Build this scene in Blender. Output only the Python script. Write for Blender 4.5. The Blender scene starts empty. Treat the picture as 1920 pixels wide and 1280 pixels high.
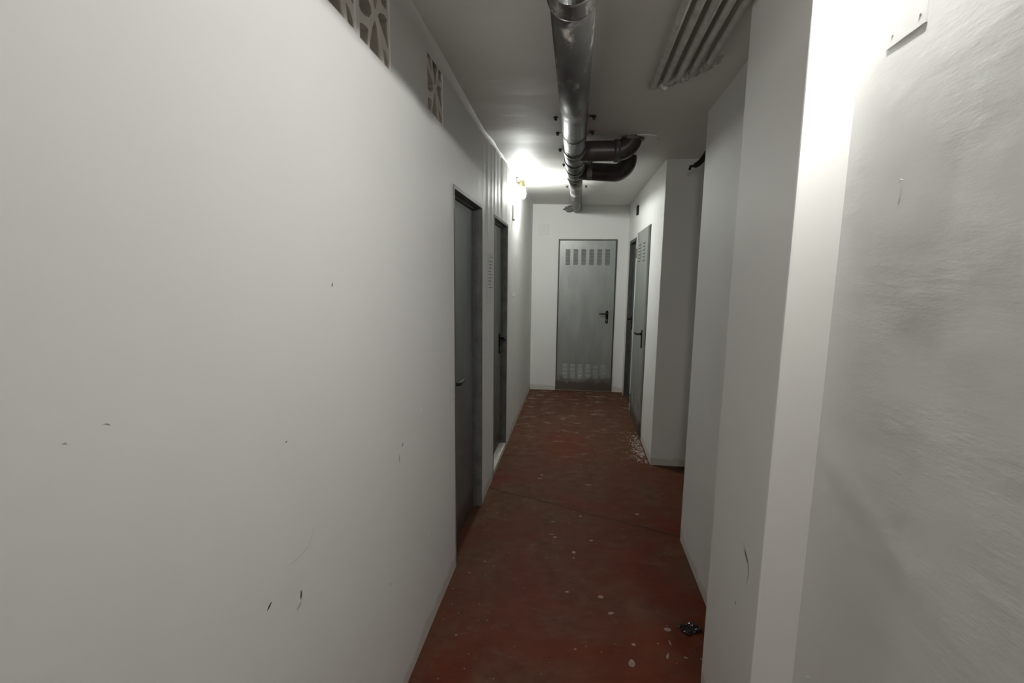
import bpy, bmesh, math, random
from mathutils import Vector, Matrix, noise
random.seed(7)
S = bpy.context.scene
C = S.collection
PI = math.pi

# ------------------------------------------------------------------ materials
def new_mat(name):
    m = bpy.data.materials.new(name); m.use_nodes = True
    nt = m.node_tree; nt.nodes.clear()
    out = nt.nodes.new('ShaderNodeOutputMaterial')
    b = nt.nodes.new('ShaderNodeBsdfPrincipled')
    nt.links.new(b.outputs[0], out.inputs[0])
    return m, nt, b

def N(nt, kind, **kw):
    n = nt.nodes.new(kind)
    for k, v in kw.items():
        if k in n.inputs.keys(): n.inputs[k].default_value = v
        else: setattr(n, k, v)
    return n

def ramp(nt, fac, stops):
    r = nt.nodes.new('ShaderNodeValToRGB')
    el = r.color_ramp.elements
    while len(el) > 1: el.remove(el[-1])
    el[0].position = stops[0][0]; el[0].color = (*stops[0][1], 1)
    for p, c in stops[1:]:
        e = el.new(p); e.color = (*c, 1)
    nt.links.new(fac, r.inputs[0])
    return r

def coords(nt, scale=(1,1,1), rot=(0,0,0)):
    tc = nt.nodes.new('ShaderNodeTexCoord')
    mp = nt.nodes.new('ShaderNodeMapping')
    mp.inputs['Scale'].default_value = scale
    mp.inputs['Rotation'].default_value = rot
    nt.links.new(tc.outputs['Object'], mp.inputs[0])
    return mp.outputs[0]

def g(v): return (v, v, v)

def mixc(nt, fac, a, b):
    m = nt.nodes.new('ShaderNodeMix'); m.data_type = 'RGBA'
    if isinstance(fac, (int, float)): m.inputs[0].default_value = fac
    else: nt.links.new(fac, m.inputs[0])
    for s, i in ((a, 6), (b, 7)):
        if isinstance(s, tuple): m.inputs[i].default_value = (*s, 1)
        else: nt.links.new(s, m.inputs[i])
    return m.outputs[2]

def plaster(name, col, rough=.62, b1=.25, b2=.35, fine=90, coarse=14, spec=.3, stretch=(1,1,1), d=.004, patchy=False):
    m, nt, b = new_mat(name)
    co = coords(nt, stretch)
    n1 = N(nt, 'ShaderNodeTexNoise', Scale=fine, Detail=4.0, Roughness=.6)
    n2 = N(nt, 'ShaderNodeTexNoise', Scale=coarse, Detail=5.0, Roughness=.55)
    n3 = N(nt, 'ShaderNodeTexNoise', Scale=1.7, Detail=3.0)
    for n in (n1, n2, n3): nt.links.new(co, n.inputs['Vector'])
    r = ramp(nt, n3.outputs[0], [(.3, tuple(c*.965 for c in col)), (.7, col)])
    tcd = nt.nodes.new('ShaderNodeTexCoord'); sx = nt.nodes.new('ShaderNodeSeparateXYZ'); nt.links.new(tcd.outputs['Object'], sx.inputs[0])
    nd = N(nt, 'ShaderNodeTexNoise', Scale=8.0, Detail=5.0); nt.links.new(tcd.outputs['Object'], nd.inputs['Vector'])
    md = nt.nodes.new('ShaderNodeMath'); md.operation = 'MULTIPLY_ADD'; nt.links.new(nd.outputs[0], md.inputs[0]); md.inputs[1].default_value = -.10
    nt.links.new(sx.outputs[2], md.inputs[2])
    dd = ramp(nt, md.outputs[0], [(-.01, g(.4)), (.02, g(0))]).outputs[0]
    nt.links.new(mixc(nt, dd, r.outputs[0], (.42, .36, .26)), b.inputs['Base Color'])
    b.inputs['Roughness'].default_value = rough
    b.inputs['Specular IOR Level'].default_value = spec
    bp1 = N(nt, 'ShaderNodeBump', Strength=b1, Distance=.0015)
    bp2 = N(nt, 'ShaderNodeBump', Strength=b2, Distance=d)
    nt.links.new(n1.outputs[0], bp1.inputs['Height'])
    if patchy:
        n4 = N(nt, 'ShaderNodeTexNoise', Scale=4.5, Detail=2.0); nt.links.new(tcd.outputs['Object'], n4.inputs['Vector'])
        mk = ramp(nt, n4.outputs[0], [(.42, g(.15)), (.62, g(1))])
        mm = nt.nodes.new('ShaderNodeMath'); mm.operation = 'MULTIPLY'
        nt.links.new(n2.outputs[0], mm.inputs[0]); nt.links.new(mk.outputs[0], mm.inputs[1]); nt.links.new(mm.outputs[0], bp2.inputs['Height'])
    else: nt.links.new(n2.outputs[0], bp2.inputs['Height'])
    nt.links.new(bp1.outputs[0], bp2.inputs['Normal'])
    nt.links.new(bp2.outputs[0], b.inputs['Normal'])
    return m

def simple(name, col, rough=.5, metal=0., spec=.4, var=.12, scale=20, bump=.1):
    m, nt, b = new_mat(name)
    co = coords(nt)
    n = N(nt, 'ShaderNodeTexNoise', Scale=scale, Detail=4.0)
    nt.links.new(co, n.inputs['Vector'])
    r = ramp(nt, n.outputs[0], [(.25, tuple(c*(1-var) for c in col)), (.75, tuple(min(1, c*(1+var)) for c in col))])
    nt.links.new(r.outputs[0], b.inputs['Base Color'])
    b.inputs['Roughness'].default_value = rough
    b.inputs['Metallic'].default_value = metal
    b.inputs['Specular IOR Level'].default_value = spec
    if bump:
        bp = N(nt, 'ShaderNodeBump', Strength=bump, Distance=.002)
        nt.links.new(n.outputs[0], bp.inputs['Height']); nt.links.new(bp.outputs[0], b.inputs['Normal'])
    return m

WHITE = (.80, .80, .78)
M_wall = plaster('white_wall_paint', WHITE, b1=.12, b2=.12, coarse=9)
M_wall_r = plaster('white_wall_paint_rough', (.78, .785, .77), rough=.52, b1=.14, b2=.62, fine=60, coarse=13, stretch=(1, .55, 1.9), d=.003, patchy=True)
M_pillar = plaster('white_pillar_paint', (.80, .80, .775), rough=.6, b1=.1, b2=.12, coarse=10)
M_ceil = plaster('ceiling_paint', (.74, .73, .70), rough=.62, b1=.15, b2=.3, coarse=5, stretch=(.6, 2.2, 1))
M_patch = plaster('rough_plaster', (.55, .54, .51), rough=.8, b1=.8, b2=1., coarse=30, d=.01)

# floor: worn red paint
def floor_mat():
    m, nt, b = new_mat('worn_red_floor_paint')
    tc = nt.nodes.new('ShaderNodeTexCoord'); P = tc.outputs['Object']
    def noise_(scale, det=5., st=(1,1,1), rough=.6, dist=0.):
        mp = nt.nodes.new('ShaderNodeMapping'); mp.inputs['Scale'].default_value = st
        nt.links.new(P, mp.inputs[0])
        n = N(nt, 'ShaderNodeTexNoise', Scale=scale, Detail=det, Roughness=rough, Distortion=dist)
        nt.links.new(mp.outputs[0], n.inputs['Vector']); return n.outputs[0]
    big = noise_(1.5, 5., (1.1, .8, 1), .6, .6)
    sep0 = nt.nodes.new('ShaderNodeSeparateXYZ'); nt.links.new(P, sep0.inputs[0])
    fw = N(nt, 'ShaderNodeMapRange'); fw.inputs[1].default_value = 2.4; fw.inputs[2].default_value = 4.6
    fw.inputs[3].default_value = 0; fw.inputs[4].default_value = .13
    nt.links.new(sep0.outputs[1], fw.inputs[0])
    aw = nt.nodes.new('ShaderNodeMath'); aw.operation = 'ADD'; nt.links.new(big, aw.inputs[0]); nt.links.new(fw.outputs[0], aw.inputs[1])
    wear = ramp(nt, aw.outputs[0], [(.42, g(0)), (.62, g(1))]).outputs[0]
    red = ramp(nt, noise_(7, 6.), [(.3, (.088, .017, .007)), (.7, (.126, .026, .011))]).outputs[0]
    brown = ramp(nt, noise_(11, 6.), [(.3, (.078, .034, .020)), (.7, (.125, .060, .037))]).outputs[0]
    c = mixc(nt, wear, red, brown)
    # scuffs and pale scrapes stretched across the corridor
    sc = ramp(nt, noise_(6.5, 8., (.8, 1.5, 1), .74, .5), [(.55, g(0)), (.72, g(.7))]).outputs[0]
    sep = nt.nodes.new('ShaderNodeSeparateXYZ'); nt.links.new(P, sep.inputs[0])
    far = N(nt, 'ShaderNodeMapRange'); far.inputs[1].default_value = 3.8; far.inputs[2].default_value = 6.6
    far.inputs[3].default_value = .10; far.inputs[4].default_value = 1.5
    nt.links.new(sep.outputs[1], far.inputs[0])
    mu = nt.nodes.new('ShaderNodeMath'); mu.operation = 'MULTIPLY'; mu.use_clamp = True
    nt.links.new(sc, mu.inputs[0]); nt.links.new(far.outputs[0], mu.inputs[1])
    c = mixc(nt, mu.outputs[0], c, (.42, .36, .30))
    # small paint specks
    for s, th, k in ((34, .115, .55), (13, .075, .42)):
        v = nt.nodes.new('ShaderNodeTexVoronoi'); v.inputs['Scale'].default_value = s
        nt.links.new(P, v.inputs['Vector'])
        sp = ramp(nt, v.outputs['Distance'], [(th*.6, g(k)), (th, g(0))]).outputs[0]
        wn = nt.nodes.new('ShaderNodeSeparateColor'); nt.links.new(v.outputs['Color'], wn.inputs[0])
        th2 = nt.nodes.new('ShaderNodeMath'); th2.operation = 'GREATER_THAN'; th2.inputs[1].default_value = .86 if s > 20 else .8
        nt.links.new(wn.outputs[0], th2.inputs[0])
        m2 = nt.nodes.new('ShaderNodeMath'); m2.operation = 'MULTIPLY'
        nt.links.new(sp, m2.inputs[0]); nt.links.new(th2.outputs[0], m2.inputs[1])
        c = mixc(nt, m2.outputs[0], c, (.38, .33, .28))
    # dark hairline crack running across the floor
    vm = nt.nodes.new('ShaderNodeVectorMath'); vm.operation = 'DOT_PRODUCT'
    vm.inputs[1].default_value = (.42, .907, 0)
    nt.links.new(P, vm.inputs[0])
    ad = nt.nodes.new('ShaderNodeMath'); ad.operation = 'MULTIPLY_ADD'
    nt.links.new(noise_(3, 4.), ad.inputs[0]); ad.inputs[1].default_value = .12
    nt.links.new(vm.outputs['Value'], ad.inputs[2])
    su = nt.nodes.new('ShaderNodeMath'); su.operation = 'SUBTRACT'; su.inputs[1].default_value = 3.075
    nt.links.new(ad.outputs[0], su.inputs[0])
    ab = nt.nodes.new('ShaderNodeMath'); ab.operation = 'ABSOLUTE'; nt.links.new(su.outputs[0], ab.inputs[0])
    ck = ramp(nt, ab.outputs[0], [(.0, g(.75)), (.018, g(0))]).outputs[0]
    c = mixc(nt, ck, c, (.045, .017, .012))
    nt.links.new(c, b.inputs['Base Color'])
    rr = ramp(nt, big, [(.3, g(.5)), (.7, g(.72))]).outputs[0]
    nt.links.new(rr, b.inputs['Roughness'])
    b.inputs['Specular IOR Level'].default_value = .09
    bp = N(nt, 'ShaderNodeBump', Strength=.35, Distance=.003)
    nt.links.new(noise_(40, 6.), bp.inputs['Height']); nt.links.new(bp.outputs[0], b.inputs['Normal'])
    return m
M_floor = floor_mat()

def steel(name, lo, hi, dirt=True):
    m, nt, b = new_mat(name)
    co = coords(nt, (3, 3, .8))
    n = N(nt, 'ShaderNodeTexNoise', Scale=2.2, Detail=6.0, Roughness=.6)
    nt.links.new(co, n.inputs['Vector'])
    c = ramp(nt, n.outputs[0], [(.3, lo), (.7, hi)]).outputs[0]
    if dirt:
        tc = nt.nodes.new('ShaderNodeTexCoord'); sp = nt.nodes.new('ShaderNodeSeparateXYZ')
        nt.links.new(tc.outputs['Object'], sp.inputs[0])
        ad = nt.nodes.new('ShaderNodeMath'); ad.operation = 'MULTIPLY_ADD'
        n5 = N(nt, 'ShaderNodeTexNoise', Scale=9, Detail=5.0)
        nt.links.new(tc.outputs['Object'], n5.inputs['Vector'])
        nt.links.new(n5.outputs[0], ad.inputs[0]); ad.inputs[1].default_value = -.22
        nt.links.new(sp.outputs[2], ad.inputs[2])
        d = ramp(nt, ad.outputs[0], [(.0, g(.8)), (.09, g(0))]).outputs[0]
        c = mixc(nt, d, c, (.10, .062, .045))
    nt.links.new(c, b.inputs['Base Color'])
    b.inputs['Metallic'].default_value = .55
    b.inputs['Roughness'].default_value = .42
    n2 = N(nt, 'ShaderNodeTexNoise', Scale=8, Detail=5.0)
    nt.links.new(co, n2.inputs['Vector'])
    bp = N(nt, 'ShaderNodeBump', Strength=.1, Distance=.003)
    nt.links.new(n2.outputs[0], bp.inputs['Height']); nt.links.new(bp.outputs[0], b.inputs['Normal'])
    return m
M_steel = steel('galvanised_door_steel', (.27, .285, .275), (.36, .375, .36))
M_steel_l = steel('dull_grey_door_steel', (.19, .20, .20), (.27, .285, .285))
M_frame = simple('grey_frame_paint', (.15, .15, .14), .55, .2, var=.3, scale=14)
M_frame_dk = simple('dark_door_frame', (.07, .07, .066), .5, .2, var=.25, scale=14)
M_black = simple('black_plastic', (.008, .008, .008), .5, 0., .2)
M_darkmetal = simple('dark_strap_metal', (.035, .032, .028), .5, .5)
M_slot = simple('dark_slot', (.02, .02, .02), .8)
M_screw = simple('zinc_screw', (.4, .4, .38), .35, .8)
M_cover = simple('painted_cover_plate', (.74, .745, .735), .45, var=.03, scale=6)
M_box = simple('painted_over_cover', (.75, .755, .73), .6, var=.02)
M_block = simple('painted_pierced_block', (.80, .75, .68), .75, var=.06, scale=30, bump=.4)
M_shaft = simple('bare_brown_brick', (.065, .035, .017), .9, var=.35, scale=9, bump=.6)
M_conduit = simple('painted_conduit', (.50, .485, .455), .42, var=.25, scale=22, bump=.3)
M_paper = simple('notice_paper', (.72, .72, .70), .7, var=.04)
M_ink = simple('faded_print', (.30, .30, .30), .8, var=.15)
M_crumb = simple('plaster_crumbs', (.58, .54, .48), .85)
M_drop = simple('paint_drop', (.25, .175, .135), .6, var=.3, scale=60)
M_brass = simple('aged_brass_socket', (.16, .14, .08), .4, .6)
M_tape = simple('white_tape', (.80, .80, .76), .5, var=.04)
M_scrape_w = simple('exposed_white_plaster', (.93, .93, .92), .8, var=.02)
M_scrape_d = simple('dark_scuff', (.10, .095, .09), .8)
M_scuff = simple('faint_grey_scuff', (.36, .35, .34), .8)
M_cable = simple('black_rubber', (.012, .011, .010), .5)

def pipe_mat():
    m, nt, b = new_mat('grey_drain_plastic')
    co = coords(nt, (1, .35, 1))
    n = N(nt, 'ShaderNodeTexNoise', Scale=10, Detail=7.0, Roughness=.7)
    nt.links.new(co, n.inputs['Vector'])
    c = ramp(nt, n.outputs[0], [(.2, (.040, .039, .036)), (.48, (.058, .056, .052)), (.53, (.11, .105, .095)), (.63, (.40, .38, .34))]).outputs[0]
    nt.links.new(c, b.inputs['Base Color'])
    r = ramp(nt, n.outputs[0], [(.4, g(.36)), (.62, g(.7))]).outputs[0]
    nt.links.new(r, b.inputs['Roughness'])
    bp = N(nt, 'ShaderNodeBump', Strength=.15, Distance=.002)
    nt.links.new(n.outputs[0], bp.inputs['Height']); nt.links.new(bp.outputs[0], b.inputs['Normal'])
    return m
M_pipe = pipe_mat()
M_pipe_dk = simple('old_dark_drain_plastic', (.052, .042, .036), .38, var=.35, scale=12)

def glow(name, col, s):
    m = bpy.data.materials.new(name); m.use_nodes = True
    nt = m.node_tree; nt.nodes.clear()
    out = nt.nodes.new('ShaderNodeOutputMaterial'); e = nt.nodes.new('ShaderNodeEmission')
    e.inputs[0].default_value = (*col, 1); e.inputs[1].default_value = s
    nt.links.new(e.outputs[0], out.inputs[0]); return m
M_bulb_far = glow('lit_bulb_far', (.97, 1.0, .95), 620)
M_bulb_near = glow('lit_bulb_near', (1.0, .992, .955), 1290)

# ------------------------------------------------------------------ helpers
def obj(name, bm, mats, parent=None, smooth=False, loc=None, recalc=True):
    if recalc: bmesh.ops.recalc_face_normals(bm, faces=bm.faces)
    me = bpy.data.meshes.new(name); bm.to_mesh(me); bm.free()
    for mm in (mats if isinstance(mats, (list, tuple)) else [mats]): me.materials.append(mm)
    if smooth:
        for p in me.polygons: p.use_smooth = True
    o = bpy.data.objects.new(name, me); C.objects.link(o)
    if parent: o.parent = parent
    if loc: o.location = loc
    return o

def tag(o, label=None, cat=None, group=None, kind=None):
    if label: o['label'] = label
    if cat: o['category'] = cat
    if group: o['group'] = group
    if kind: o['kind'] = kind
    return o

def empty(name, loc=(0,0,0), rotz=0):
    o = bpy.data.objects.new(name, None); C.objects.link(o)
    o.location = loc; o.rotation_euler = (0, 0, rotz); o.empty_display_size = .1
    return o

def box(bm, a, b, bev=0, mi=0):
    vs = [bm.verts.new((x, y, z)) for x in (a[0], b[0]) for y in (a[1], b[1]) for z in (a[2], b[2])]
    idx = [(0,1,3,2), (4,6,7,5), (0,4,5,1), (2,3,7,6), (0,2,6,4), (1,5,7,3)]
    fs = [bm.faces.new([vs[i] for i in f]) for f in idx]
    for f in fs: f.material_index = mi
    if bev:
        es = {e for f in fs for e in f.edges}
        bmesh.ops.bevel(bm, geom=list(es), offset=bev, segments=2, affect='EDGES', profile=.6)
    return fs

def tube(bm, pts, r, n=20, cap=True, closed=False):
    pts = [Vector(p) for p in pts]
    rings = []; up = None
    for i, p in enumerate(pts):
        if closed: t = pts[(i+1) % len(pts)] - pts[i-1]
        elif i == 0: t = pts[1] - p
        elif i == len(pts)-1: t = p - pts[i-1]
        else: t = (pts[i+1] - p).normalized() + (p - pts[i-1]).normalized()
        t.normalize()
        if up is None:
            up = Vector((0,0,1)) if abs(t.z) < .9 else Vector((1,0,0))
        s = t.cross(up).normalized(); up = s.cross(t).normalized()
        rr = r[i] if isinstance(r, (list, tuple)) else r
        rings.append([bm.verts.new(p + (s*math.cos(2*PI*k/n) + up*math.sin(2*PI*k/n))*rr) for k in range(n)])
    m = len(rings)
    for i in range(m if closed else m-1):
        A, B = rings[i], rings[(i+1) % m]
        for k in range(n): bm.faces.new((A[k], A[(k+1) % n], B[(k+1) % n], B[k]))
    if cap and not closed:
        bm.faces.new(rings[0][::-1]); bm.faces.new(rings[-1])

def lathe(bm, prof, centre, axis='z', n=28):
    cx, cy, cz = centre; rings = []
    for r, h in prof:
        ring = []
        for k in range(n):
            a = 2*PI*k/n; c, s = r*math.cos(a), r*math.sin(a)
            co = (cx+c, cy+s, cz+h) if axis == 'z' else ((cx+c, cy+h, cz+s) if axis == 'y' else (cx+h, cy+c, cz+s))
            ring.append(bm.verts.new(co))
        rings.append(ring)
    for A, B in zip(rings, rings[1:]):
        for k in range(n): bm.faces.new((A[k], A[(k+1) % n], B[(k+1) % n], B[k]))
    bm.faces.new(rings[0][::-1]); bm.faces.new(rings[-1])

def arc(c, u, v, r, a0, a1, n=10):
    c, u, v = Vector(c), Vector(u), Vector(v)
    return [c + u*(r*math.cos(a0+(a1-a0)*i/n)) + v*(r*math.sin(a0+(a1-a0)*i/n)) for i in range(n+1)]

def lerp(tab, x):
    if x <= tab[0][0]: return tab[0][1]
    for (a, va), (b, vb) in zip(tab, tab[1:]):
        if x <= b:
            t = (x-a)/(b-a); t = t*t*(3-2*t); return va+(vb-va)*t
    return tab[-1][1]

def ceil_z(x, y):
    z = lerp([(-2, 2.375), (1.9, 2.368), (2.9, 2.355), (3.2, 2.352), (3.9, 2.376), (4.6, 2.396), (5.2, 2.408), (7.1, 2.412)], y)
    return z - .018*max(0, min(1, (x+.58)/1.2))

def breaks(a, b, step, extra=()):
    s = {round(a, 5), round(b, 5)} | {round(e, 5) for e in extra if a < e < b}
    n = max(1, round((b-a)/step))
    for i in range(1, n):
        v = a+(b-a)*i/n
        if all(abs(v-e) > step*.3 for e in s): s.add(round(v, 5))
    return sorted(s)

def grid(fn, us, vs, holes=(), disp=None):
    """fn(u,v,d) -> point. holes: rects (u0,u1,v0,v1)"""
    bm = bmesh.new(); V = {}
    def vert(i, j):
        if (i, j) not in V:
            u, v = us[i], vs[j]; d = disp(u, v) if disp else 0
            for h in holes:
                du = max(h[0]-u, u-h[1], 0); dv = max(h[2]-v, v-h[3], 0)
                d *= min(1, math.hypot(du, dv)/.05)
            V[i, j] = bm.verts.new(fn(u, v, d))
        return V[i, j]
    for i in range(len(us)-1):
        for j in range(len(vs)-1):
            uc, vc = (us[i]+us[i+1])/2, (vs[j]+vs[j+1])/2
            if any(h[0] < uc < h[1] and h[2] < vc < h[3] for h in holes): continue
            bm.faces.new((vert(i, j), vert(i+1, j), vert(i+1, j+1), vert(i, j+1)))
    return bm

def struct(o): o['kind'] = 'structure'; return o

# ------------------------------------------------------------------ setting
XL, XR, XF, XP = -.58, .616, .640, .508
YW = .28   # the corridor walls start here; a wider unseen hall is added behind to cut bounce light
YE, YB, YP0, YP1, YC, YR = 7.03, -4.5, 1.376, 1.862, 2.985, 4.25
XOUT = 2.4

# floor
bm = bmesh.new()
box(bm, (-2.7, YB-.1, -.08), (XOUT+.1, YE+.2, 0))
struct(obj('floor', bm, M_floor))
# ceiling
us = breaks(-2.6, XOUT+.05, .06); vs = breaks(YB-.05, YE+.05, .05)
def cd(u, v): return .0035*noise.noise((u*1.6, v*3.2, 3)) + .0012*noise.noise((u*7, v*12, 1))
bm = grid(lambda u, v, d: (u, v, ceil_z(u, v)+d), us, vs, disp=cd)
struct(obj('ceiling', bm, M_ceil, smooth=True))

# left wall with two door openings and three block openings
D1 = (2.525, 3.30, 0, 1.92); D2 = (3.785, 4.53, 0, 1.922)
BS = .236
VB = [(1.195, 2.112), (1.454, 2.108), (2.102, 2.124)]
holesL = [D1, D2] + [(y, y+BS, z, z+BS) for y, z in VB]
def dl(y, z):
    d = .0016*noise.noise((y*1.1, z*1.1, 5)) + .0004*noise.noise((y*7, z*7, 2))
    w = math.exp(-((y-4.1)/.75)**2)
    d += w*.006*noise.noise((y*7.5, z*.55, 9)) + w*.0022*noise.noise((y*21, z*1.2, 4))
    return d
ys = breaks(YW, YE, .03, [h[i] for h in holesL for i in (0, 1)])
zs = breaks(0, 2.42, .035, [h[i] for h in holesL for i in (2, 3)])
bm = grid(lambda u, v, d: (XL+d, u, v), ys, zs, holesL, dl)
def reveal_x(bm, x0, x1, h, bottom=False):
    y0, y1, z0, z1 = h
    q = [((y0, z0), (y0, z1)), ((y0, z1), (y1, z1)), ((y1, z1), (y1, z0))]
    if bottom: q.append(((y1, z0), (y0, z0)))
    for a, b in q:
        bm.faces.new([bm.verts.new((x0, *a)), bm.verts.new((x0, *b)), bm.verts.new((x1, *b)), bm.verts.new((x1, *a))])
for h in holesL[:2]: reveal_x(bm, XL, XL-.12, h)
for h in holesL[2:]: reveal_x(bm, XL, XL-.10, h, True)
wall_left = struct(obj('wall_left', bm, M_wall, smooth=False, recalc=False))
for p in wall_left.data.polygons: p.use_smooth = abs(p.normal.x) > .9
# dark service shaft behind the pierced blocks
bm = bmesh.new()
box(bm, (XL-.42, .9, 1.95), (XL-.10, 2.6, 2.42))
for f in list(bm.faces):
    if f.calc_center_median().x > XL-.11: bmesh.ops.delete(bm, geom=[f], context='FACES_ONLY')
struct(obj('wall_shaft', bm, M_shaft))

# end wall, back wall
bm = grid(lambda u, v, d: (u, YE-d, v), breaks(XL-.02, XF+.02, .04), breaks(0, 2.43, .04),
          disp=lambda u, v: .002*noise.noise((u*2.5, v*2.5, 8)))
wall_end = struct(obj('wall_end', bm, M_wall, smooth=True))
bm = bmesh.new(); box(bm, (-2.6, YB-.1, 0), (XOUT+.05, YB, 2.40)); struct(obj('wall_back', bm, M_shaft))
bm = bmesh.new(); box(bm, (-2.7, YB, 0), (-2.6, YW, 2.40)); struct(obj('wall_added_hall_left', bm, M_shaft))  # walls of the added hall, wide and dark to swallow bounced light
bm = bmesh.new(); box(bm, (XOUT+.05, YB, 0), (XOUT+.15, YW, 2.40)); struct(obj('wall_added_hall_right', bm, M_shaft))
bm = bmesh.new(); box(bm, (-2.6, YW-.02, 0), (XL-.001, YW+.08, 2.42)); struct(obj('wall_added_hall_front_left', bm, M_wall))
bm = bmesh.new(); box(bm, (XR+.001, YW-.02, 0), (XOUT+.05, YW+.08, 2.42)); struct(obj('wall_added_hall_front_right', bm, M_wall))

# near right wall: lumpy plaster
def dr(y, z):
    d = .0030*noise.noise((y*2.6+z*.8, z*2.4-y*.5, 11)) + .0011*noise.noise((y*7+z*2, z*9, 12)) + .0004*noise.noise((y*22, z*30, 3))
    def ridge(y0, z0, y1, z1, w, a):
        px, pz = y-y0, z-z0; dx, dz = y1-y0, z1-z0; L = dx*dx+dz*dz
        t = max(0, min(1, (px*dx+pz*dz)/L)); q = math.hypot(px-t*dx, pz-t*dz)
        return a*math.exp(-(q/w)**2)
    d += ridge(1.34, 1.08, .80, .92, .035, .0016) + ridge(1.15, 1.45, .72, 1.15, .07, -.0016)
    d += ridge(1.25, 1.62, .75, 1.52, .06, .0008)
    return d*min(1, (YP0-y)/.08+.05) if y < YP0 else 0
bm = grid(lambda u, v, d: (XR-d, u, v), breaks(YW, YP0, .014), breaks(0, 2.42, .018), disp=dr)
wall_right = struct(obj('wall_right', bm, M_wall_r, smooth=True))
# pillar
bm = bmesh.new(); box(bm, (XP, YP0, 0), (XR+.3, YP1, 2.42), bev=.006)
wall_pillar = struct(obj('wall_pillar', bm, M_pillar))
# block between pillar and side passage
bm = bmesh.new(); box(bm, (XF, YP1-.2, 0), (XOUT, YC, 2.42), bev=.006)
wall_mid = struct(obj('wall_right_middle', bm, M_wall))
# wall facing the camera at the far side of the passage
bm = bmesh.new(); box(bm, (XF, YR, 0), (XOUT, YR+.15, 2.42)); struct(obj('wall_passage', bm, M_wall))
bm = bmesh.new(); box(bm, (XOUT, YC-.1, 0), (XOUT+.1, YR+.1, 2.42)); struct(obj('wall_passage_end', bm, M_wall))
# far right wall with one recessed door
D4 = (6.08, 6.80, 0, 1.935)
bm = bmesh.new()
bm = grid(lambda u, v, d: (XF-d, u, v), breaks(YR, YE+.01, .04, D4[:2]), breaks(0, 2.42, .04, D4[2:]), [D4],
          disp=lambda u, v: .0018*noise.noise((u*2, v*2, 6))*min(1, (u-YR)/.1))
reveal_x(bm, XF, XF+.12, D4)
wall_rf = struct(obj('wall_right_far', bm, M_wall, recalc=False))
for p in wall_rf.data.polygons: p.use_smooth = abs(p.normal.x) > .9

# rounded plaster fillet along the left ceiling joint
bm = bmesh.new(); prev = None
for i in range(171):
    y = YW + (YE-YW)*i/170
    s = lerp([(0, .040), (1.9, .038), (3.3, .022), (5, .012), (7, .010)], y)*(1+.15*noise.noise((y*4, 0, 0)))
    zc = ceil_z(XL, y)
    ring = [bm.verts.new((XL + s*(1-math.cos(a)) , y, zc - s*(1-math.sin(a)))) for a in [PI/2*k/5 for k in range(6)]]
    ring[0].co.x -= .004; ring[-1].co.z += .004
    if prev:
        for k in range(5): bm.faces.new((prev[k], prev[k+1], ring[k+1], ring[k]))
    prev = ring
struct(obj('trim_1', bm, M_wall, smooth=True))

# ------------------------------------------------------------------ wall marks (parts of the wall)
def mark(name, parent, pts, w, mat, plane='L', t=.0006):
    """flat ribbon of varying width following the wall; pts = (y,z)"""
    bm = bmesh.new(); n = len(pts); top = []; bot = []
    x = {'L': XL, 'P': XP}[plane]; sgn = 1 if plane == 'L' else -1
    for i, (y, z) in enumerate(pts):
        a = pts[max(0, i-1)]; b = pts[min(n-1, i+1)]
        d = Vector((b[0]-a[0], b[1]-a[1])).normalized(); nn = Vector((-d.y, d.x))
        ww = w*math.sin(PI*(i+.35)/(n-.3))*(1+.35*noise.noise((i*1.7, y*9, z*9)))
        dd = (dl(y, z) if plane == 'L' else 0)
        xx = x + dd + sgn*t
        top.append(bm.verts.new((xx, y+nn.x*ww, z+nn.y*ww))); bot.append(bm.verts.new((xx, y-nn.x*ww, z-nn.y*ww)))
    for i in range(n-1): bm.faces.new((top[i], top[i+1], bot[i+1], bot[i]))
    r = bmesh.ops.solidify(bm, geom=list(bm.faces), thickness=.0005)
    return obj(name, bm, mat, parent)
def curve_pts(a, m, b, n=14):
    return [((1-t)**2*a[0]+2*t*(1-t)*m[0]+t*t*b[0], (1-t)**2*a[1]+2*t*(1-t)*m[1]+t*t*b[1]) for t in [i/n for i in range(n+1)]]
mark('scratch', wall_left, [(.957,.902),(.975,.899),(.99,.897),(1.007,.8955),(1.024,.895),(1.040,.897),(1.052,.900),(1.062,.904),(1.070,.909),(1.075,.915),(1.079,.922)], .0021, M_scrape_w)
mark('scratch', wall_left, curve_pts((1.079, .926), (1.087, .938), (1.095, .953)), .0012, M_scrape_w)
mark('scratch', wall_left, curve_pts((1.097, .966), (1.105, .974), (1.112, .970)), .0006, M_scrape_w)
mark('scuff', wall_left, curve_pts((.886, .851), (.895, .855), (.904, .860)), .0024, M_scrape_d)
mark('scrape', wall_left, curve_pts((.989, .780), (1.003, .786), (1.018, .792)), .0048, M_scrape_w)
mark('scuff', wall_left, curve_pts((1.010, .795), (1.015, .803), (1.013, .816)), .0028, M_frame)
mark('scuff', wall_left, curve_pts((1.226, 1.470), (1.229, 1.474), (1.232, 1.480)), .0026, M_scrape_d)
mark('scuff', wall_left, curve_pts((1.712, .915), (1.718, .920), (1.722, .929)), .0034, M_frame)
mark('scuff', wall_left, curve_pts((1.681, .868), (1.684, .883), (1.684, .900)), .0026, M_frame)
mark('scrape', wall_left, curve_pts((1.912, 1.016), (1.920, 1.019), (1.932, 1.025)), .004, M_scrape_w)
mark('scrape', wall_left, curve_pts((1.94, .985), (1.945, .989), (1.955, .990)), .004, M_scrape_w)
mark('scrape', wall_left, curve_pts((2.008, .430), (2.02, .436), (2.044, .446)), .005, M_scrape_w)
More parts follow.
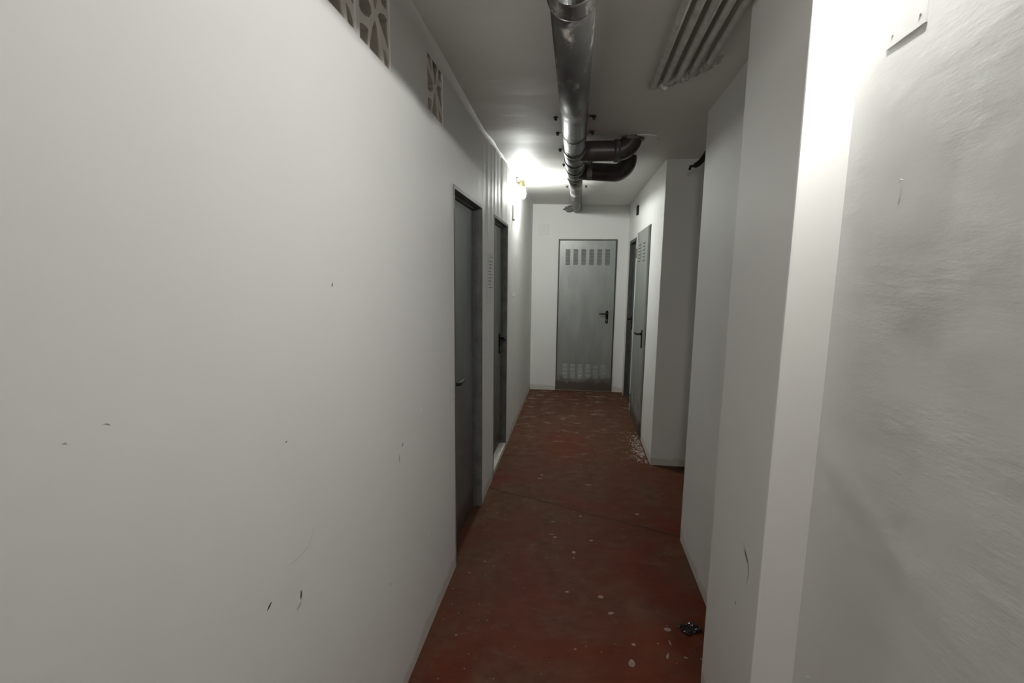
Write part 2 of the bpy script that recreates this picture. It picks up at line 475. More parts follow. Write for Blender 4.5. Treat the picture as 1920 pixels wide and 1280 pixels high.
mark('scuff', wall_left, curve_pts((.986, 1.159), (.989, 1.161), (.992, 1.162)), .0014, M_scrape_d)
mark('scuff', wall_left, curve_pts((1.561, .486), (1.564, .492), (1.565, .500)), .0022, M_scrape_d)
mark('chip', wall_left, curve_pts((.575, 1.311), (.582, 1.315), (.589, 1.308)), .0009, M_cover)
mark('chip', wall_left, curve_pts((.522, 1.304), (.525, 1.307), (.529, 1.302)), .0009, M_cover)
mark('scuff', wall_pillar, [(1.525,.738),(1.512,.731),(1.497,.722),(1.480,.710),(1.467,.695),(1.463,.678),(1.466,.660),(1.472,.640)], .0013, M_scuff, 'P')
mark('scuff', wall_pillar, curve_pts((1.510, .722), (1.492, .715), (1.485, .700)), .0022, M_scuff, 'P')
mark('scuff', wall_pillar, curve_pts((1.552, .536), (1.548, .533), (1.545, .528)), .0026, M_scrape_d, 'P')

# ------------------------------------------------------------------ door hardware
def handle(parent, loc, rotz, lev=-1, mat=M_black, length=.115):
    """plate faces local -Y, lever points to lev*X"""
    R = Matrix.Translation(loc) @ Matrix.Rotation(rotz, 4, 'Z')
    bm = bmesh.new(); pts = []
    for k in range(13):
        a = PI*k/12; pts.append((.017*math.cos(a), .022+.017*math.sin(a)))
    for k in range(13):
        a = PI+PI*k/12; pts.append((.017*math.cos(a), -.112+.017*math.sin(a)))
    f0 = bm.faces.new([bm.verts.new((x, 0, z)) for x, z in pts])
    r = bmesh.ops.extrude_face_region(bm, geom=[f0])
    for v in [e for e in r['geom'] if isinstance(e, bmesh.types.BMVert)]: v.co.y -= .009
    lathe(bm, [(.013, 0), (.013, -.012), (.010, -.016)], (0, -.008, 0), 'y', 16)
    bm.transform(R); h = obj('handle', bm, mat, parent)
    bm = bmesh.new()
    tube(bm, [(0, -.01, 0), (0, -.045, 0), (lev*.012, -.055, 0), (lev*.03, -.057, 0), (lev*length, -.055, -.002)], [.009, .009, .010, .0095, .0085], 14)
    bm.transform(R); obj('lever', bm, mat, h, smooth=True)
    bm = bmesh.new(); box(bm, (-.003, -.0105, -.105), (.003, -.0085, -.085)); lathe(bm, [(.007, 0), (.007, -.003)], (0, -.0085, -.078), 'y', 14)
    bm.transform(R); obj('keyhole', bm, M_screw, h)
    return h

def frame_x(parent, name, xface, h, w, depth, mat, out=.002, side=1):
    """frame lining a hole in a wall of constant x; side=+1 opening recedes to -x"""
    y0, y1, z0, z1 = h
    a, b = (xface-side*depth, xface+side*out); lo, hi = min(a, b), max(a, b)
    bm = bmesh.new()
    box(bm, (lo, y0-.001, 0), (hi, y0+w, z1)); box(bm, (lo, y1-w, 0), (hi, y1+.001, z1)); box(bm, (lo, y0+w, z1-w), (hi, y1-w, z1+.001))
    # stop profile
    c, d = (xface-side*depth, xface-side*depth*.55); lo, hi = min(c, d), max(c, d)
    box(bm, (lo, y0+w, 0), (hi, y0+w+.012, z1-w)); box(bm, (lo, y1-w-.012, 0), (hi, y1-w, z1-w)); box(bm, (lo, y0+w+.012, z1-w-.012), (hi, y1-w-.012, z1-w))
    return obj(name, bm, mat, parent)

def louvres(parent, u0, u1, z0, z1, rows, place, mat, out=.006):
    """a column of pressed louvres; place(u, z, d) -> world point, d = distance out of the leaf"""
    bm = bmesh.new(); p = (z1-z0)/rows; hh = p*.62
    for i in range(rows):
        zt = z0+p*(i+1)-p*.15; zb = zt-hh
        A = [bm.verts.new(place(u, z, d)) for u, z, d in ((u0, zt, .0002), (u1, zt, .0002), (u1, zb, out), (u0, zb, out), (u0, zb+.001, .0002), (u1, zb+.001, .0002))]
        f = bm.faces.new((A[0], A[1], A[2], A[3]))
        f = bm.faces.new((A[3], A[2], A[5], A[4])); f.material_index = 1
        bm.faces.new((A[0], A[3], A[4])); bm.faces.new((A[1], A[5], A[2]))
        # dark pierced slot just under each lip
        sz = zb-p*.20
        B = [bm.verts.new(place(u, z, .0006)) for u, z in ((u0+.001, zb+.001), (u1-.001, zb+.001), (u1-.001, sz), (u0+.001, sz))]
        f = bm.faces.new(B); f.material_index = 1
    return obj('louvre', bm, [mat, M_slot], parent, recalc=False)

# door 1 and 2, left wall
d1 = struct(empty('door_1', (0, 0, 0)))
frame_x(d1, 'frame', XL, D1, .018, .075, M_frame)
bm = bmesh.new(); box(bm, (XL-.10, D1[0]+.02, .012), (XL-.052, D1[1]-.034, D1[3]-.034), bev=.002); obj('leaf', bm, M_steel_l, d1)
handle(d1, (XL-.052, 2.600, .955), PI/2, 1, length=.12)
d2 = struct(empty('door_2', (0, 0, 0)))
frame_x(d2, 'frame', XL, D2, .018, .07, M_frame)
bm = bmesh.new(); box(bm, (XL-.10, D2[0]+.02, .06), (XL-.05, D2[1]-.034, D2[3]-.034), bev=.002); obj('leaf', bm, M_steel_l, d2)
bm = bmesh.new(); box(bm, (XL-.11, D2[0]+.001, 0), (XL+.001, D2[1]-.001, .045), bev=.004); obj('threshold', bm, M_wall, d2)
handle(d2, (XL-.05, 4.41, .985), PI/2, -1, length=.11)
bm = bmesh.new(); box(bm, (XL-.05, 3.94, 1.56), (XL-.047, 3.985, 1.625), bev=.001); np_ = tag(obj('number_plate', bm, M_cover, d2), 'small pale plate near the top of the door')

# door 3, end wall
d3 = struct(empty('door_3', (0, 0, 0)))
E0, E1, EZ = -.240, .502, 1.975
bm = bmesh.new(); y0, y1 = YE-.012, YE+.02
box(bm, (E0, y0, 0), (E0+.014, y1, EZ)); box(bm, (E1-.014, y0, 0), (E1, y1, EZ)); box(bm, (E0+.014, y0, EZ-.014), (E1-.014, y1, EZ))
obj('frame', bm, M_frame_dk, d3)
bm = bmesh.new(); box(bm, (E0+.016, YE-.014, .015), (E1-.016, YE+.01, EZ-.017), bev=.003); obj('leaf', bm, M_steel, d3)
for k in range(6):
    c = -.118 + k*.1005
    pl = lambda u, z, d: (u, YE-.014-d, z)
    louvres(d3, c-.030, c+.030, 1.652, 1.852, 11, pl, M_steel)
    louvres(d3, c-.030, c+.030, .165, .365, 11, pl, M_steel, out=.0022)
handle(d3, (.405, YE-.014, 1.035), 0, -1, length=.10)

# door 4 (recessed, far right), door 5 (flush, near)
d4 = struct(empty('door_4', (0, 0, 0)))
frame_x(d4, 'frame', XF, D4, .03, .075, M_frame_dk, side=-1)
bm = bmesh.new(); box(bm, (XF+.05, D4[0]+.03, .012), (XF+.09, D4[1]-.045, D4[3]-.045), bev=.002); obj('leaf', bm, M_steel_l, d4)
handle(d4, (XF+.05, 6.66, 1.0), -PI/2, 1, length=.10)
d5 = struct(empty('door_5', (0, 0, 0)))
A0, A1, AZ = 4.935, 5.80, 1.955
XD = XF-.022
bm = bmesh.new(); box(bm, (XF-.008, A0-.012, 0), (XF+.02, A0+.012, AZ+.01)); box(bm, (XF-.008, A1-.012, 0), (XF+.02, A1+.012, AZ+.01)); box(bm, (XF-.008, A0+.012, AZ-.012), (XF+.02, A1-.012, AZ+.01))
obj('frame', bm, M_frame, d5)
bm = bmesh.new(); box(bm, (XD, A0, .03), (XF+.01, A1, AZ), bev=.004); obj('leaf', bm, M_steel, d5)
for (c0, c1) in ((5.12, 5.26), (5.47, 5.62)):
    louvres(d5, c0, c1, 1.655, 1.845, 6, lambda u, z, d: (XD-d, u, z), M_steel, out=.005)
    louvres(d5, c0, c1, .165, .355, 6, lambda u, z, d: (XD-d, u, z), M_steel, out=.005)
handle(d5, (XD, 5.02, .985), -PI/2, -1, length=.12)
for zc in (1.75, .20):
    bm = bmesh.new(); lathe(bm, [(.008, -.05), (.009, -.048), (.009, .048), (.008, .05)], (XD+.002, A1+.008, zc), 'z', 14); box(bm, (XD+.004, A1+.008, zc-.048), (XF+.001, A1+.04, zc+.048))
    obj('hinge', bm, M_frame, d5)

# ------------------------------------------------------------------ pierced blocks
HOLES = [
 [(.0,1.0),(.13,1.0),(.22,.88),(.30,.70),(.27,.68),(.10,.80),(.0,.80)],
 [(.0,.68),(.10,.64),(.39,.50),(.40,.45),(.33,.37),(.20,.33),(.08,.33),(.0,.37)],
 [(.33,1.0),(.70,1.0),(.68,.86),(.55,.56),(.52,.55),(.42,.78)],
 [(.80,1.0),(1.0,1.0),(1.0,.74),(.88,.71),(.76,.72)],
 [(.63,.50),(.70,.57),(.84,.61),(1.0,.60),(1.0,.27)],
 [(.0,.17),(.14,.21),(.29,.22),(.26,.10),(.24,.0),(.0,.0)],
 [(.52,.40),(.58,.34),(.72,.02),(.70,.0),(.34,.0),(.36,.12),(.44,.30)],
 [(.78,.20),(.87,.18),(1.0,.10),(1.0,.0),(.82,.0)],
]
def block(loc, label, flip=False):
    t = empty('ventilation_block', loc)
    tag(t, label, 'ventilation block', 'pierced blocks high in the left wall')
    cu = bpy.data.curves.new('tmp', 'CURVE'); cu.dimensions = '2D'; cu.fill_mode = 'BOTH'
    def spl(pts):
        s = cu.splines.new('POLY'); s.points.add(len(pts)-1); s.use_cyclic_u = True
        for p, q in zip(s.points, pts): p.co = (q[0]*BS, q[1]*BS, 0, 1)
    spl([(0, 0), (1, 0), (1, 1), (0, 1)])
    for h in HOLES:
        c = (sum(p[0] for p in h)/len(h), sum(p[1] for p in h)/len(h))
        # keep a thin rim, round the corners by one chaikin pass
        q = [(min(.975, max(.025, c[0]+(p[0]-c[0])*1.09)), min(.97, max(.03, c[1]+(p[1]-c[1])*1.06))) for p in h]
        r = []
        for a, b in zip(q, q[1:]+q[:1]):
            r += [(a[0]*.93+b[0]*.07, a[1]*.93+b[1]*.07), (a[0]*.07+b[0]*.93, a[1]*.07+b[1]*.93)]
        spl(r)
    cu.extrude = .02
    co = bpy.data.objects.new('tmp', cu); C.objects.link(co)
    dg = bpy.context.evaluated_depsgraph_get()
    me = bpy.data.meshes.new_from_object(co.evaluated_get(dg)); bpy.data.objects.remove(co)
    # curve XY -> world YZ
    me.transform(Matrix(((0,0,1,0),(1,0,0,0),(0,1,0,0),(0,0,0,1))))
    me.materials.clear(); me.materials.append(M_block)
    o = bpy.data.objects.new('lattice', me); C.objects.link(o); o.parent = t; o.location = (-.024, 0, 0)
    return t
block((XL, VB[0][0], VB[0][1]), 'pierced block nearest the camera, mostly cut off by the top edge of the photo')
block((XL, VB[1][0], VB[1][1]), 'pierced block directly beside the cut-off one, with a branching lattice')
block((XL, VB[2][0], VB[2][1]), 'pierced block standing alone farther down the left wall under the ceiling')

# ------------------------------------------------------------------ drain pipe
PX = -.034; PZ = 2.268; PR = .0655
pipe = empty('drain_pipe', (PX, 2.5, PZ))
tag(pipe, 'long dark grey plastic drain pipe hung under the corridor ceiling with two side branches', 'pipe')
def P(*a): return Vector(a)-Vector((PX, 2.5, PZ))
def zp(y): return PZ + (0 if y < 4.3 else (y-4.3)/(YE-4.3)*.085)
bm = bmesh.new(); tube(bm, [P(PX, YB, PZ), P(PX, 1.60, PZ)], PR-.001, 40); obj('pipe', bm, M_pipe, pipe, True)
bm = bmesh.new(); tube(bm, [P(PX, 1.60, PZ), P(PX, 2.4, PZ), P(PX, 3.42, PZ)], PR, 40); obj('pipe', bm, M_pipe, pipe, True)
bm = bmesh.new()
lathe(bm, [(PR, -.07), (PR+.004, -.065), (PR+.004, -.012), (PR+.007, -.008), (PR+.007, .004), (PR+.003, .01), (PR, .012)], P(PX, 1.61, PZ), 'y', 40)
obj('coupling', bm, M_pipe, pipe, True)
# fittings where branches join
prof = []
for (a, b, r) in ((3.36, 3.41, PR+.006), (3.41, 3.66, PR+.001), (3.66, 3.71, PR+.006), (3.71, 3.92, PR), (3.92, 3.97, PR+.005), (3.97, 4.20, PR), (4.20, 4.25, PR+.004)):
    prof += [(r-.002, a-3.4), (r, a-3.4+.004), (r, b-3.4-.004), (r-.002, b-3.4)]
bm = bmesh.new(); lathe(bm, prof, P(PX, 3.4, PZ), 'y', 40); obj('branch_fitting', bm, M_pipe, pipe, True)
pts = [P(PX, 4.22, PZ), P(PX+.003, 4.6, PZ+.006), P(-.02, YE-.02, 2.352)]
bm = bmesh.new(); tube(bm, pts, [.060, .057, .057], 36); obj('pipe', bm, M_conduit if False else M_pipe, pipe, True)
# near branch: goes right and turns up into the ceiling
def branch(y, xe, z, r, name, mat, dy=0., sag=0.):
    R_ = .095
    c = (xe-R_, y+dy, z+R_-sag)
    path = [P(PX+.03, y, z)] + [P(PX+.03+(xe-R_-PX-.03)*t, y+dy*t, z-sag*t) for t in (.33, .66)]
    path += [Vector(p)-Vector((PX, 2.5, PZ)) for p in arc(c, (1, 0, 0), (0, 0, 1), R_, -PI/2, 0, 10)]
    path += [P(xe, y+dy, ceil_z(xe, y)+.02)]
    bm = bmesh.new(); tube(bm, path, r, 32); o = obj(name, bm, mat, pipe, True)
    return o
branch(3.50, .318, 2.268, .060, 'branch_pipe', M_pipe_dk)
br2 = branch(4.08, .345, 2.262, .062, 'branch_pipe', M_pipe_dk, .03, .012)
bm = bmesh.new(); bm2 = None
lathe(bm, [(.060, 0), (.067, .003), (.067, .035), (.060, .038)], P(.205, 3.50, 2.268), 'x', 32)
lathe(bm, [(.060, 0), (.067, .003), (.067, .030), (.060, .033)], P(.318, 3.50, 2.325), 'z', 32)
obj('collar', bm, M_pipe, pipe, True)
bm = bmesh.new(); lathe(bm, [(.062, 0), (.068, .003), (.068, .035), (.062, .038)], P(.05, 4.085, 2.262), 'x', 32)
obj('collar', bm, M_pipe, pipe, True)
bm = bmesh.new()   # strip of white tape lying on the far branch
ta = []
for a in [-2.55 + .5*k/5 for k in range(6)]:
    ta.append([bm.verts.new(P(x, 4.10+.0632*math.cos(a+PI)*-1*-1, 2.254+.0632*math.sin(a+PI))) for x in (.175, .265)])
for A, B in zip(ta, ta[1:]): bm.faces.new((A[0], A[1], B[1], B[0]))
bmesh.ops.solidify(bm, geom=list(bm.faces), thickness=.001)
obj('tape_strip', bm, M_tape, br2)

def strap(y, r, z0, x0=PX, lean=0.):
    """steel band looped under the pipe and bolted to the ceiling"""
    w = .011; bm = bmesh.new(); path = []
    zc = ceil_z(x0, y)
    L = [(-r-.042, zc-.004), (-r-.012, zc-.010)] + [(-(r+.003)*math.cos(a), z0-(r+.003)*math.sin(a)) for a in [PI*k/16 for k in range(17)]] + [(r+.012, zc-.010), (r+.042, zc-.004)]
    prev = None
    for i, (x, z) in enumerate(L):
        t = i/(len(L)-1)
        ring = [bm.verts.new(P(x0+x, y+lean*(zc-z)+dy, z)) for dy in (-w, w)]
        if prev: bm.faces.new((prev[0], prev[1], ring[1], ring[0]))
        prev = ring
    bmesh.ops.solidify(bm, geom=list(bm.faces), thickness=.0015)
    s = obj('strap', bm, M_darkmetal, pipe)
    for sx in (-1, 1):
        bm = bmesh.new()
        lathe(bm, [(.012, 0), (.012, -.006), (.008, -.008), (.008, -.018), (.004, -.019)], P(x0+sx*(r+.036), y, zc-.006), 'z', 6)
        obj('anchor_bolt', bm, M_darkmetal, s)
strap(3.02, PR, PZ); strap(3.33, PR, PZ); strap(3.84, PR+.001, PZ); strap(4.42, .058, PZ+.003, PX+.002); strap(5.55, .0575, PZ+.045, PX+.008)
strap_ = None
# hole patch where the pipe leaves through the end wall, and plaster patch at the near branch
def lump(name, centre, sx, sy, sz, mat, parent=None, seed=0, flat=None, amp=.35):
    bm = bmesh.new(); bmesh.ops.create_icosphere(bm, subdivisions=4, radius=1)
    for v in bm.verts:
        n = 1+amp*noise.noise(v.co*1.8+Vector((seed, 0, 0)))+amp*.4*noise.noise(v.co*5+Vector((0, seed, 0)))
        v.co = Vector((v.co.x*sx*n, v.co.y*sy*n, v.co.z*sz*n))
    return obj(name, bm, mat, parent, True, loc=centre)
tag(lump('pipe_surround', (-.085, YE-.004, 2.352), .115, .022, .04, M_frame, seed=3), 'rough dark hole filler around the drain pipe where it meets the end wall', 'filler patch')
bm = bmesh.new()
pp = []
for k in range(28):
    a = 2*PI*k/28; rr = .085*(1+.22*noise.noise((math.cos(a)*1.5, math.sin(a)*1.5, 2)))
    pp.append(bm.verts.new((0.385+rr*1.1*math.cos(a), 3.55+rr*1.5*math.sin(a), ceil_z(.33, 3.5)-.009)))
f = bm.faces.new(pp); r = bmesh.ops.extrude_face_region(bm, geom=[f])
for v in [e for e in r['geom'] if isinstance(e, bmesh.types.BMVert)]: v.co.z += .012
tag(obj('plaster_collar', bm, M_scrape_w), 'white plaster patch on the ceiling around the upturned branch pipe', 'plaster patch')

# ------------------------------------------------------------------ five conduits
names = ['leftmost of the five painted conduits on the ceiling, nearest the drain pipe', 'second of the five painted conduits counting from the drain pipe',
         'middle one of the five painted conduits on the ceiling', 'fourth of the five painted conduits counting from the drain pipe',
         'rightmost of the five painted conduits, nearest the right wall']
for k in range(5):
    x = .306+k*.0445; ye = 2.60-.045*k-.006*k*k; z = 2.326+.002*(k % 2)
    zc = ceil_z(x, ye)
    path = [(x-.012, YB+.01, z), (x-.004, .8, z-.001), (x, 1.6, z+.001), (x+.004, ye-.05, z+.002), (x+.005, ye-.02, z+.006), (x+.006, ye+.005, z+.018), (x+.006, ye+.012, zc+.01)]
    bm = bmesh.new(); tube(bm, path, .0128 if k != 2 else .0136, 18)
    tag(obj('conduit', bm, M_conduit, smooth=True), names[k], 'conduit', 'painted conduits running under the ceiling')
# lump of plaster where they enter the ceiling
bm = bmesh.new()
bmesh.ops.create_grid(bm, x_segments=50, y_segments=30, size=.5)
for v in list(bm.verts):
    u, w = v.co.x+.5, v.co.y+.5
    x = .285+.26*u; yc = 2.625-.045*(u*5.2)-.008*(u*4.5)**1.7*.6
    y = yc+(w-.5)*.15
    e = max(0, 1-abs(2*u-1)**3)*max(0, 1-abs(2*w-1)**2.2)
    h = e*(.022+.030*noise.noise((x*32, y*32, 0))+.016*noise.noise((x*85, y*85, 5)))
    v.co = Vector((x, y, ceil_z(x, y)+.004-max(0, h)))
tag(obj('plaster_lump', bm, M_patch, smooth=True), 'rough grey plaster lump sealing the ends of the five ceiling conduits', 'plaster patch')

# ------------------------------------------------------------------ wall lamps
def wall_lamp(loc, rotz, bulbmat, label, rb=.036, hb=.052, bz=-.028, bx=.055, sz=0, plate=(-.115, .105)):
    """back plate in local YZ plane, lamp sticks out to +X; origin at the plate's centre"""
    t = empty('wall_lamp', loc, rotz); tag(t, label, 'lamp')
    bm = bmesh.new(); box(bm, (-.004, -.045, plate[0]), (.010, .045, plate[1]), bev=.004); obj('back_plate', bm, M_frame_dk, t)
    bm = bmesh.new(); lathe(bm, [(.020, .020), (.031, .026), (.031, .062), (.024, .070), (.024, .082), (.015, .086)], (.05, 0, 0), 'z', 24); box(bm, (.008, -.012, .052), (.05, .012, .074), bev=.002)
    obj('socket', bm, M_brass, t, False)
    bm = bmesh.new(); prof = []
    for i in range(15):
        a = PI*i/14; prof.append((max(.002, rb*math.sin(a)**.8), bz-hb*math.cos(a)))
    lathe(bm, prof, (bx, 0, 0), 'z', 28); obj('bulb', bm, bulbmat, t, True)
    bm = bmesh.new()
    for a in (-.85, 0, .85):
        c, s = math.cos(a), math.sin(a); R_ = .058
        pts = [(.012, .03*s, .082), (.045+.0*c, R_*.5*s, .090), (.055+R_*.7*c, R_*s*.85, .080), (.055+R_*c, R_*s, .055)]
        tube(bm, pts, .0016, 8)
    obj('guard', bm, M_darkmetal, t, True)
    bm = bmesh.new(); box(bm, (.008, -.01, -.090), (.022, .01, -.074), bev=.002); obj('clip', bm, M_darkmetal, t)
    return t
wall_lamp((XL, 5.13, 2.292), 0, M_bulb_far, 'lit bulb lamp with dark back plate high on the left wall beyond the doors')
def short_lamp(loc, rotz, bulbmat, label):
    t = empty('wall_lamp', loc, rotz); tag(t, label, 'lamp')
    bm = bmesh.new(); lathe(bm, [(.045, -.004), (.045, .006), (.038, .010)], (0, 0, 0), 'x', 28); obj('back_plate', bm, M_frame_dk, t)
    bm = bmesh.new(); lathe(bm, [(.021, .008), (.021, .044), (.016, .050)], (0, 0, 0), 'x', 24); obj('socket', bm, M_brass, t)
    bm = bmesh.new(); lathe(bm, [(.020, .046), (.031, .052), (.074, .060), (.074, .0615), (.031, .0545), (.018, .050)], (0, 0, 0), 'x', 36); obj('added_shade_disc', bm, M_cover, t)  # added disc behind the bulb, shades the wall close to the lamp
    bm = bmesh.new(); bmesh.ops.create_uvsphere(bm, u_segments=24, v_segments=14, radius=.027, matrix=Matrix.Translation((.072, 0, 0))); obj('bulb', bm, bulbmat, t, True)
    return t
short_lamp((XR, 1.09, 2.300), PI, M_bulb_near, 'lit bare bulb lamp high on the right wall beside the pillar, just outside the photo')

M_fill_globe = glow('fill_globe_glow', (1.0, .965, .89), 118)
t = empty('added_fill_globe', (-.36, -2.6, 1.92)); tag(t, 'added unseen fill-light globe behind the camera, brightening surfaces that face it', 'lamp')  # unseen globe added as fill light for camera-facing surfaces
bm = bmesh.new(); bmesh.ops.create_uvsphere(bm, u_segments=24, v_segments=14, radius=.12); obj('globe', bm, M_fill_globe, t, True)
bm = bmesh.new(); lathe(bm, [(.03, .112), (.034, .118), (.034, .15), (.012, .165)], (0, 0, 0), 'z', 20); obj('socket', bm, M_black, t)
bm = bmesh.new(); tube(bm, [(0, 0, .09), (0, 0, .46)], .003, 8); obj('cord', bm, M_black, t)

# ------------------------------------------------------------------ small wall things
# blank cover on right wall
t = empty('cover_plate', (XR, 1.195, 2.06)); tag(t, 'white rectangular blanking plate screwed high on the rough right wall', 'cover plate')
bm = bmesh.new(); box(bm, (-.003, -.062, -.098), (.004, .062, .098), bev=.0008); obj('plate', bm, M_cover, t)
for sy in (-1, 1):
    for sz in (-1, 1):
        bm = bmesh.new(); lathe(bm, [(.0032, 0), (.0032, -.002), (.0022, -.003)], (-.0024, sy*.044, sz*.076), 'x', 12); box(bm, (-.0060, sy*.044-.0004, sz*.076-.003), (-.0050, sy*.044+.0004, sz*.076+.003))
        obj('screw', bm, M_cover, t)
# nails in the right wall
def nail(x, y, z, dx, label, r=.0022, L=.005):
    bm = bmesh.new(); lathe(bm, [(r*.5, .002*dx*-1), (r*.5, L*dx), (r*1.4, L*dx), (r*1.4, (L+.0015)*dx)], (x, y, z), 'x', 12)
    tag(obj('nail', bm, M_cover, smooth=False), label, 'nail')
nail(XR, 1.147, 1.690, -1, 'small painted nail in the right wall below the blanking plate')
nail(XR, 1.29, .505, -1, 'tiny white nail head low on the right wall beside the pillar', .0013, .004)
# hook on the left wall beyond door 2
t = empty('wall_hook', (XL, 4.86, 1.335)); tag(t, 'small white painted hook on the left wall just beyond the second door', 'hook')
bm = bmesh.new(); box(bm, (-.004, -.012, -.025), (.006, .012, .012), bev=.002); obj('base', bm, M_cover, t)
bm = bmesh.new(); tube(bm, [(.004, 0, -.012), (.024, 0, -.012), (.032, 0, -.004), (.034, 0, .008)], .004, 10); obj('prong', bm, M_scrape_w, t, True)
# thin bracket seen edge-on above door 2
t = empty('bracket', (XL, 4.86, 2.05)); tag(t, 'thin dark metal bracket above the hook, between the second door and the lamp', 'bracket')
bm = bmesh.new(); box(bm, (-.004, -.014, -.062), (.006, .014, .072), bev=.001); obj('strip', bm, M_frame_dk, t)
bm = bmesh.new(); lathe(bm, [(.007, 0), (.007, .012), (.004, .016)], (.005, 0, -.055), 'x', 10); obj('bolt', bm, M_darkmetal, t)
# paper notice between the doors
t = empty('paper_notice', (XL+.003, 3.60, 1.49)); tag(t, 'faded paper notice with lines of small print between the two left doors', 'notice')
bm = bmesh.new(); box(bm, (-.0015, -.115, -.17), (.0005, .115, .16)); obj('sheet', bm, M_paper, t)
rows = [(.135, .02, .085)] + [(.105-.0215*i, -.08+.01*((i*7) % 3), .085-.02*((i*5) % 4)) for i in range(9)]
for z, a, b in rows:
    bm = bmesh.new(); y = a
    while y < b:
        w = random.uniform(.014, .035); box(bm, (.0004, y, z-.0035), (.0010, min(b, y+w), z+.0035)); y += w+.004
    obj('printed_line', bm, M_ink, t)
# blank painted-over box on the end wall
t = empty('junction_box', (-.437, YE, 2.097)); tag(t, 'painted-over square junction box cover on the end wall, upper left', 'junction box')
bm = bmesh.new(); box(bm, (-.068, -.008, -.064), (.068, .006, .064), bev=.004); obj('cover', bm, M_box, t)
# black box on the far right wall
bm = bmesh.new(); box(bm, (XF-.018, 5.99, 2.165), (XF+.004, 6.09, 2.262), bev=.004)
tag(obj('wall_box', bm, M_black), 'small black box high on the far right wall above the recessed door', 'box')
# black corrugated tube near the passage ceiling
bm = bmesh.new()
p0, p1, p2, p3 = [Vector(v) for v in ((.93, 3.92, 2.47), (.835, 3.92, 2.34), (.835, 3.92, 2.255), (.748, 3.92, 2.252))]
path = []; rr = []
for i in range(61):
    s = i/60; q = p0*(1-s)**3+3*p1*s*(1-s)**2+3*p2*s*s*(1-s)+p3*s**3
    path.append(q); rr.append(.0175+.0018*math.sin(i*1.9) if i < 54 else .009)
path.append(path[-1]+Vector((-.004, 0, -.022))); rr.append(.009)
tube(bm, path, rr, 18)
tag(obj('corrugated_tube', bm, M_cable, smooth=True), 'short black corrugated tube curling out near the ceiling of the side passage', 'tube')
# scrap on the floor near the pillar
bm = bmesh.new(); bmesh.ops.create_grid(bm, x_segments=14, y_segments=14, size=.5)
for v in bm.verts:
    x, y = v.co.x*.085, v.co.y*.06
    v.co = Vector((x, y, .006+.009*(1+noise.noise((x*70, y*70, 2)))*.9+.010*abs(noise.noise((x*25, y*60, 7)))))
bmesh.ops.solidify(bm, geom=list(bm.faces), thickness=.0012)
bmesh.ops.rotate(bm, verts=bm.verts, cent=(0,0,0), matrix=Matrix.Rotation(.5, 3, 'Z'))
zmin = min(v.co.z for v in bm.verts)
for v in bm.verts: v.co.z -= zmin
o = obj('wrapper', bm, simple('shiny_black_foil', (.02, .016, .018), .22, .3, var=.4, scale=40), loc=(.535, 2.17, .0005)); tag(o, 'crumpled dark wrapper on the red floor beside the right wall and pillar', 'wrapper')

# plaster crumbs by the far right corner + stray ones
bm = bmesh.new()
def crumb(x, y, s):
    m = Matrix.Translation((x, y, s*.25)) @ Matrix.Rotation(random.uniform(0, 6), 4, 'Z') @ Matrix.Diagonal((s, s*random.uniform(.5, 1), s*.35, 1))
    bmesh.ops.create_icosphere(bm, subdivisions=1, radius=1, matrix=m)
for i in range(480):
    y = random.triangular(4.22, 5.25, 4.55); off = abs(random.gauss(0, .055))
    x = XF-.012-off; s = random.uniform(.0015, .0072)*(1 if off < .09 else .6)
    crumb(x, y, s)
for i in range(60): crumb(random.uniform(.2, .62), random.uniform(4.1, 5.2), random.uniform(.001, .003))
for i in range(150): crumb(random.uniform(-.57, .62), random.uniform(6.55, 7.0), random.uniform(.0015, .005))
for i in range(70): crumb(XL+.01+abs(random.gauss(0, .12)), random.uniform(1.9, 6.5), random.uniform(.001, .0028))
tag(obj('plaster_crumbs', bm, M_crumb), 'scattered white plaster crumbs on the red floor along the far right wall', 'crumbs', kind='stuff')
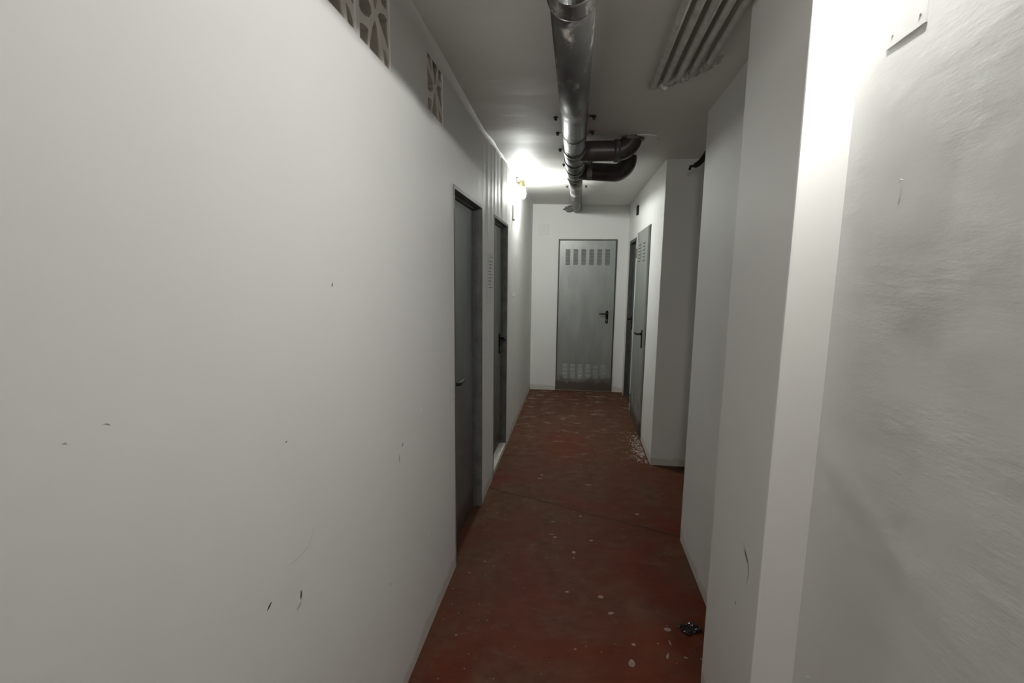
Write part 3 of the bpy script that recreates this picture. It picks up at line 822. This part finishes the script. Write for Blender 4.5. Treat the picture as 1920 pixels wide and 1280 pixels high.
# dried paint drops on the floor
bm = bmesh.new()
def drop(x, y, rx, ry, a=0):
    n = 16; vs = []
    for k in range(n):
        t = 2*PI*k/n; q = 1+.25*noise.noise((x*9+math.cos(t), y*9+math.sin(t), 0)); u, v = rx*q*math.cos(t), ry*q*math.sin(t)
        vs.append(bm.verts.new((x+u*math.cos(a)-v*math.sin(a), y+u*math.sin(a)+v*math.cos(a), .0009)))
    bm.faces.new(vs)
for d in ((.437, 2.158, .015, .013), (.432, 2.07, .004, .016, .1), (.41, 1.99, .005, .018, -.3), (.16, 2.36, .013, .011), (.20, 2.24, .014, .008, .5), (.0, 2.38, .009, .007),
          (.262, 1.93, .012, .022), (.28, 2.04, .009, .007), (.03, 2.76, .011, .013), (.03, 2.70, .007, .006), (.13, 2.91, .010, .008), (-.08, 2.92, .010, .010),
          (.545, 1.99, .008, .006), (.48, 1.99, .008, .006), (-.44, 2.6, .006, .006), (-.50, 2.48, .006, .004), (.43, 3.30, .012, .012), (.07, 3.22, .010, .009),
          (-.22, 3.9, .010, .012), (-.23, 3.82, .02, .006), (.13, 3.75, .022, .006), (-.10, 3.12, .014, .005), (-.1, 2.95, .01, .004), (-.46, 2.0, .005, .005), (0.04, 1.98, .006, .004)):
    drop(*d)
r = bmesh.ops.extrude_face_region(bm, geom=list(bm.faces))
for v in [e for e in r['geom'] if isinstance(e, bmesh.types.BMVert)]: v.co.z -= .0007
tag(obj('paint_drops', bm, M_drop), 'dried pale paint drops spattered over the worn red floor', 'paint drops', kind='stuff')

# ------------------------------------------------------------------ world, camera
w = bpy.data.worlds.new('world'); S.world = w; w.use_nodes = True
w.node_tree.nodes['Background'].inputs[0].default_value = (.5, .5, .5, 1)
w.node_tree.nodes['Background'].inputs[1].default_value = 0.0

cam = bpy.data.cameras.new('camera'); co = bpy.data.objects.new('camera', cam); C.objects.link(co); S.camera = co
cam.sensor_fit = 'HORIZONTAL'; cam.sensor_width = 36; cam.lens = 18.75; cam.shift_y = 41/1920
cam.clip_start = .02
Rr = ((0.99288007, 0.0300016, -0.11527823), (0.11859981, -0.15878652, 0.98016372), (0.01110185, -0.986857, -0.16121416))
co.matrix_world = Matrix(((Rr[0][0], -Rr[0][1], -Rr[0][2], 0), (Rr[1][0], -Rr[1][1], -Rr[1][2], 0), (Rr[2][0], -Rr[2][1], -Rr[2][2], 1.5), (0, 0, 0, 1)))

S.view_settings.view_transform = 'Standard'; S.view_settings.look = 'None'
S.view_settings.exposure = 0; S.view_settings.gamma = 1; S.view_settings.use_curve_mapping = False
